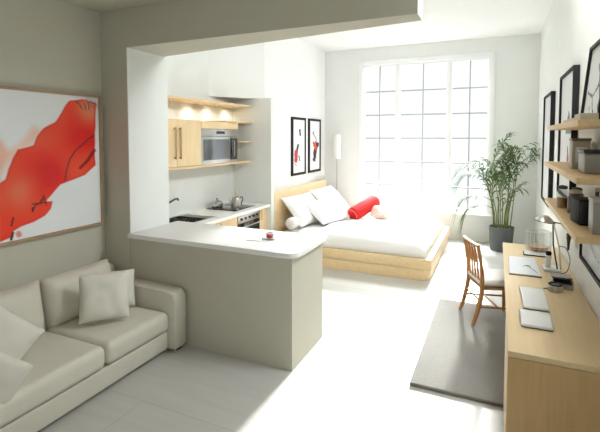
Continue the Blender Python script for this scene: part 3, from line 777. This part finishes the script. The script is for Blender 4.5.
# things on the shelves
zu, zm, zl = SH['upper'][2], SH['middle'][2], SH['lower'][2]
def tin(name, label, cat, loc, w, d, h, m_, lid=None, bev=.006, rz=0, group=None):
    t = thing(name, label, cat, loc, rz, group)
    MB().box(-w/2, w/2, -d/2, d/2, 0, h, bev).build('body', m_, t)
    if lid: MB().box(-w/2-.003, w/2+.003, -d/2-.003, d/2+.003, h, h+.02, .003).build('lid', lid, t)
    return t
tag(MB().box(.44, .53, 2.98, 3.20, zu+.001, zu+.04, .004).build('storage_box', 'greybox'), 'low grey box on the topmost shelf in front of the leaning picture, nearest the camera', 'box', 'grey boxes on the topmost shelf')
tag(MB().box(.44, .51, 3.24, 3.72, zu+.001, zu+.022, .004).build('book', 'greybox'), 'flat grey book lying on the topmost shelf before the leaning picture', 'book')
t = tin('canister', 'tall grey canister with a pale label on the middle shelf', 'canister', (.555, 3.74, zm+.001), .115, .13, .205, 'greybox', 'brown')
MB().box(-.035, .035, -.0675, -.0655, .05, .16).build('label_plate', 'paper', t)
t = thing('storage_bin', 'wide grey bin with a dark rim on the middle shelf, right of the canister', 'bin', (.575, 3.34, zm+.001))
b = MB(); b.box(-.07, .07, -.11, .11, 0, .13, .012, 3); b.build('body', 'greyplastic', t)
MB().box(-.075, .075, -.115, .115, .131, .152, .006).build('rim', 'dark', t)
t = thing('figurine', 'small grey ornament standing on the rim of the grey bin', 'ornament', (.575, 3.36, zm+.154))
MB().lathe([(0, 0), (.018, 0), (.012, .02), (.016, .035), (.006, .05), (0, .052)], 14).build('ornament_body', 'greybox', t)
def jar(label, loc, r, h, m_, lidm, cont=None, group='jars on the lowest shelf', name='jar'):
    t = thing(name, label, 'jar', loc, 0, group)
    MB().lathe([(0, 0), (r*.9, 0), (r, .01), (r, h*.8), (r*.7, h*.93), (r*.7, h), (0, h)], 24).build('body', m_, t)
    if cont: MB().lathe([(0, .006), (r*.88, .006), (r*.9, h*.55), (0, h*.55)], 20).build('contents', cont, t)
    MB().lathe([(0, h), (r*.78, h), (r*.78, h+.022), (r*.3, h+.028), (0, h+.03)], 20).build('lid', lidm, t)
    return t
jar('glass jar of amber contents at the far end of the lowest shelf', (.487, 4.00, zl+.001), .045, .155, 'glass', 'dark', 'amber')
jar('dark brown jar with a dark lid touching the glass jar, on the lowest shelf', (.575, 3.93, zl+.001), .045, .15, 'brown', 'dark')
jar('round brown-grey jar in the middle of the lowest shelf, beside the black box', (.540, 3.76, zl+.001), .05, .15, 'brown', 'greybox')
t = thing('speaker_box', 'black rounded box on the lowest shelf between the jars and the grey canister', 'box', (.55, 3.34, zl+.001), .12)
MB().box(-.075, .075, -.10, .10, 0, .165, .012, 3).build('body', 'black', t)
MB().box(-.068, -.0, -.1025, -.1005, .012, .153, .002).build('front_panel', 'dark', t)
t = thing('bottle', 'small brown bottle behind the black box on the lowest shelf', 'bottle', (.625, 3.475, zl+.001))
MB().lathe([(0, 0), (.022, 0), (.022, .15), (.012, .17), (.012, .20), (0, .20)], 16).build('body', 'brown', t)
MB().lathe([(0, .20), (.014, .20), (.014, .225), (0, .225)], 14).build('cap', 'greybox', t)
t = tin('canister', 'tall pale grey canister with a darker lid, nearest the camera on the lowest shelf', 'canister', (.575, 3.03, zl+.001), .12, .13, .19, 'greyplastic', 'greybox')

# keys on the wall
t = thing('key_bunch', 'bunch of dark keys hanging on a wall hook under the lowest shelf', 'keys', (XR, 4.45, 1.20))
t.scale = (1.5, 1.5, 1.2)
MB().lathe([(0, 0), (.022, 0), (.022, .006), (0, .008)], 16, T(-.001, 0, 0, ry=-PI/2)).build('hook_plate', 'brass', t)
MB().tube(curve_pts([(-.008, 0, 0), (-.04, 0, -.005), (-.045, 0, .015)], 4), .004, 6).build('hook', 'brass', t)
MB().tube([(-.035+.0, .024*math.cos(a), -.03+.024*math.sin(a)) for a in [k*2*PI/18 for k in range(19)]], .0025, 6).build('ring', 'steel', t)
for k, (y, rot, m_) in enumerate(((-.035, .35, 'brass'), (-.01, .1, 'dark'), (.012, -.12, 'brass'), (.036, -.4, 'dark'))):
    b = MB(); mm = T(-.035-.004*k, y*.4, -.05, rx=rot)
    b.lathe([(0, -.003), (.026, -.003), (.026, .003), (0, .003)], 16, mm @ T(0, 0, -.028, ry=PI/2)); b.box(-.003, .003, -.009, .009, -.125, -.05, 0, 2, mm)
    b.box(-.003, .003, .009, .018, -.12, -.10, 0, 2, mm)
    b.build('key', m_, t)

# ------------------------------------------------------------------ things on the desk
ZD = .751
def pad_art(u, v):
    c = [228, 230, 233]; p = (u, v)
    if dpath(p, [(.50, .58), (.62, .50), (.74, .52), (.70, .62), (.82, .74), (.90, .86)]) < .012: c = [40, 42, 46]
    if dpath(p, [(.55, .52), (.68, .56)]) < .02: c = [50, 52, 56]
    return c
def quad(c4):
    a, b_, c_, d_ = [Vector((*q, 0)) for q in c4]
    return lambda u, v, z: tuple((a.lerp(b_, u).lerp(d_.lerp(c_, u), v))+Vector((0, 0, z)))
t = thing('sketch_pad', 'white sketch pad with a small black drawing near the far end of the desk', 'sketch pad', (.26, 4.62, ZD))
Q = [(-.125, .30), (.115, .31), (.125, -.31), (-.135, -.32)]
MB().prism(Q[::-1], 0, .005).build('backboard', 'dark', t)
MB().prism([(x*.985, y*.99) for x, y in Q[::-1]], .0055, .016, .001).build('pages', 'paper', t)
f = quad([(x*.98, y*.985) for x, y in Q]); art('drawing', pad_art, 44, 60, lambda u, v: f(u, v, .0166), t)
t = thing('tablet', 'slim tablet with a dark edge and pale screen between the sketch pad and basket', 'tablet', (.41, 5.14, ZD), -.05)
MB().box(-.13, .13, -.075, .075, 0, .010, .003).build('body', 'black', t)
MB().box(-.12, .12, -.066, .066, .010, .0115).build('screen', 'paper', t)
def tab(u, v):
    return [36, 36, 40] if nz(u, v, 14, 3) > .18 and .2 < u < .8 else [224, 225, 228]
art('printed_screen', tab, 40, 24, lambda u, v: (-.118+u*.236, .064-v*.128, .0122), t)
# magazines: curved glossy sheets
def magazine(label, loc, w, d, rz, lift, seed, name='magazine', grp='papers on the desk'):
    t = thing(name, label, 'magazine', loc, rz, grp)
    n, m = 20, 14
    def surf(off, k):
        b = MB(); g = {}
        for i in range(n+1):
            for j in range(m+1):
                u, v = i/n, j/m
                z = off+lift*(math.sin(PI*v)**1.2)*(.75+.25*u)+0
                g[i, j] = b.b.verts.new(((u-.5)*w+.02*(v-.5)*0, (v-.5)*d, z))
        for i in range(n):
            for j in range(m): b.b.faces.new((g[i, j], g[i+1, j], g[i+1, j+1], g[i, j+1]))
        return b
    o = surf(.003, 0).build('back_cover', 'dark', t, 80); s = o.modifiers.new('th', 'SOLIDIFY'); s.thickness = .003; s.offset = 1
    o = surf(.0065, 0).build('pages', 'paper', t, 80); s = o.modifiers.new('th', 'SOLIDIFY'); s.thickness = .010; s.offset = 1
    o = surf(.018, 1).build('front_page', 'gloss_paper', t, 80); s = o.modifiers.new('th', 'SOLIDIFY'); s.thickness = .001; s.offset = 1
    return t
magazine('white glossy booklet with a curved cover, the farther of two on the desk', (.278, 3.70, ZD), .165, .47, .02, .034, 2)
magazine('crumpled pale booklet with a dark lower edge, nearest the camera on the desk', (.262, 3.265, ZD), .185, .28, 0, .034, 8)
# glass ribbed basket with a wooden bowl
t = thing('bowl', 'shallow pale wooden bowl inside the glass holder at the far end of the desk', 'bowl', (.44, 5.36, ZD))
MB().lathe([(0, 0), (.05, 0), (.085, .02), (.105, .05), (.10, .05), (.08, .026), (0, .01)], 30).build('bowl_body', 'bowlwood', t)
t = thing('ribbed_glass_vase', 'clear ribbed glass holder standing on the far end of the desk', 'vase', (.44, 5.36, ZD))
b = MB(); n = 60; prof = [(.118, 0), (.122, .02), (.122, .21)]
rings = []
for r, z in prof:
    rings.append([b.b.verts.new(((r+.003*math.cos(j*20*2*PI/n*1.0))*math.cos(2*PI*j/n), (r+.003*math.cos(j*20*2*PI/n))*math.sin(2*PI*j/n), z)) for j in range(n)])
for a, c in zip(rings, rings[1:]):
    for j in range(n): b.b.faces.new((a[j], a[(j+1) % n], c[(j+1) % n], c[j]))
b.build('glass_wall', 'glass', t)
MB().tube([(.122*math.cos(a), .122*math.sin(a), .212) for a in [k*2*PI/40 for k in range(41)]], .003, 6).build('rim', 'whiteplastic', t)
for k in range(16):
    a = k*2*PI/16; MB().tube([(.125*math.cos(a), .125*math.sin(a), .004), (.125*math.cos(a), .125*math.sin(a), .21)], .0022, 5).build('rib', 'whiteplastic', t)
# desk lamp
t = thing('desk_lamp', 'desk lamp with a polished dome head, white base and crossed thin arms', 'lamp', (.50, 4.62, ZD))
MB().box(-.08, .06, -.09, .09, 0, .022, .005).build('base', 'whiteplastic', t)
MB().tube([(.035, -.04, .02), (.0, .0, .24), (-.005, .02, .44)], .0065, 8).build('lower_arm', 'dark', t)
MB().tube([(.06, -.05, .02), (.045, -.02, .22), (-.0, .02, .44)], .007, 8).build('support_arm', 'steel', t)
MB().tube([(-.02, .0, .455), (.06, .01, .44), (.10, .0, .39)], .006, 8).build('head_arm', 'dark', t)
MB().lathe([(0, -.012), (.016, -.012), (.016, .012), (0, .012)], 16, T(0, .02, .44, rx=PI/2)).build('joint', 'whiteplastic', t)
MB().lathe([(.0, .055), (.025, .052), (.06, .03), (.085, .0), (.088, -.004), (.084, -.002), (.058, .025), (.02, .047), (0, .05)], 32, T(-.075, .03, .455, ry=.15)).build('lamp_head', 'steel', t)
MB().tube([(-.075+.088*math.cos(a)*math.cos(.15), .03+.088*math.sin(a), .451-.088*math.cos(a)*math.sin(.15)) for a in [k*2*PI/32 for k in range(33)]], .004, 6).build('head_rim', 'dark', t)
MB().tube(curve_pts([(.04, .0, .23), (.10, -.02, .22), (.13, -.06, .12), (.10, -.12, .03), (.04, -.14, .005)], 6), .0035, 6).build('cable', 'dark', t)
t = thing('handset', 'white handset with a black tip leaning on the lamp base', 'telephone', (.462, 4.60, ZD+.023), 0)
m = basis((0, 0, .072), (1, 0, 0), (-.18, -.12, 1))
b = MB(); b.box(-.022, .022, -.072, .045, -.014, .014, .01, 3, m); b.build('body', 'whiteplastic', t)
MB().box(-.024, .024, .046, .085, -.018, .018, .012, 3, m).build('black_tip', 'black', t)
MB().box(-.008, .014, -.06, .03, -.019, -.0142, .002, 2, m).build('keypad', 'dark', t)
# grey box and tape dispenser
t = thing('pencil_box', 'grey metal box with an open dark slot standing on the desk by the wall', 'box', (.515, 4.13, ZD))
b = MB(); w, d, h, th = .075, .085, .075, .008
b.box(-w, w, -d, d, 0, th).box(-w, w, d-th, d, th, h).box(-w, w, -d, -d+th, th, h*.55).box(-w, -w+th, -d+th, d-th, th, h).box(w-th, w, -d+th, d-th, th, h).box(-w, w, -.02, d, h, h+th)
b.build('shell', 'greyplastic', t); MB().box(-w+th, w-th, -d+th+.001, d-th, th, h*.5).build('dark_lining', 'dark', t)
t = thing('tape_dispenser', 'round silver tape dispenser with a dark rim in front of the grey box', 'dispenser', (.455, 3.985, ZD))
MB().lathe([(0, 0), (.05, 0), (.054, .006), (.054, .045), (.05, .05), (.034, .052), (.030, .03), (0, .03)], 32, None, .95).build('body', 'steel', t)
MB().lathe([(.036, .0525), (.05, .0505), (.053, .055), (.048, .062), (.038, .06), (.036, .0525)], 32, None, .95).build('dark_ring', 'black', t)
MB().box(-.085, -.05, -.006, .006, .008, .014, .002).build('cutter', 'dark', t)
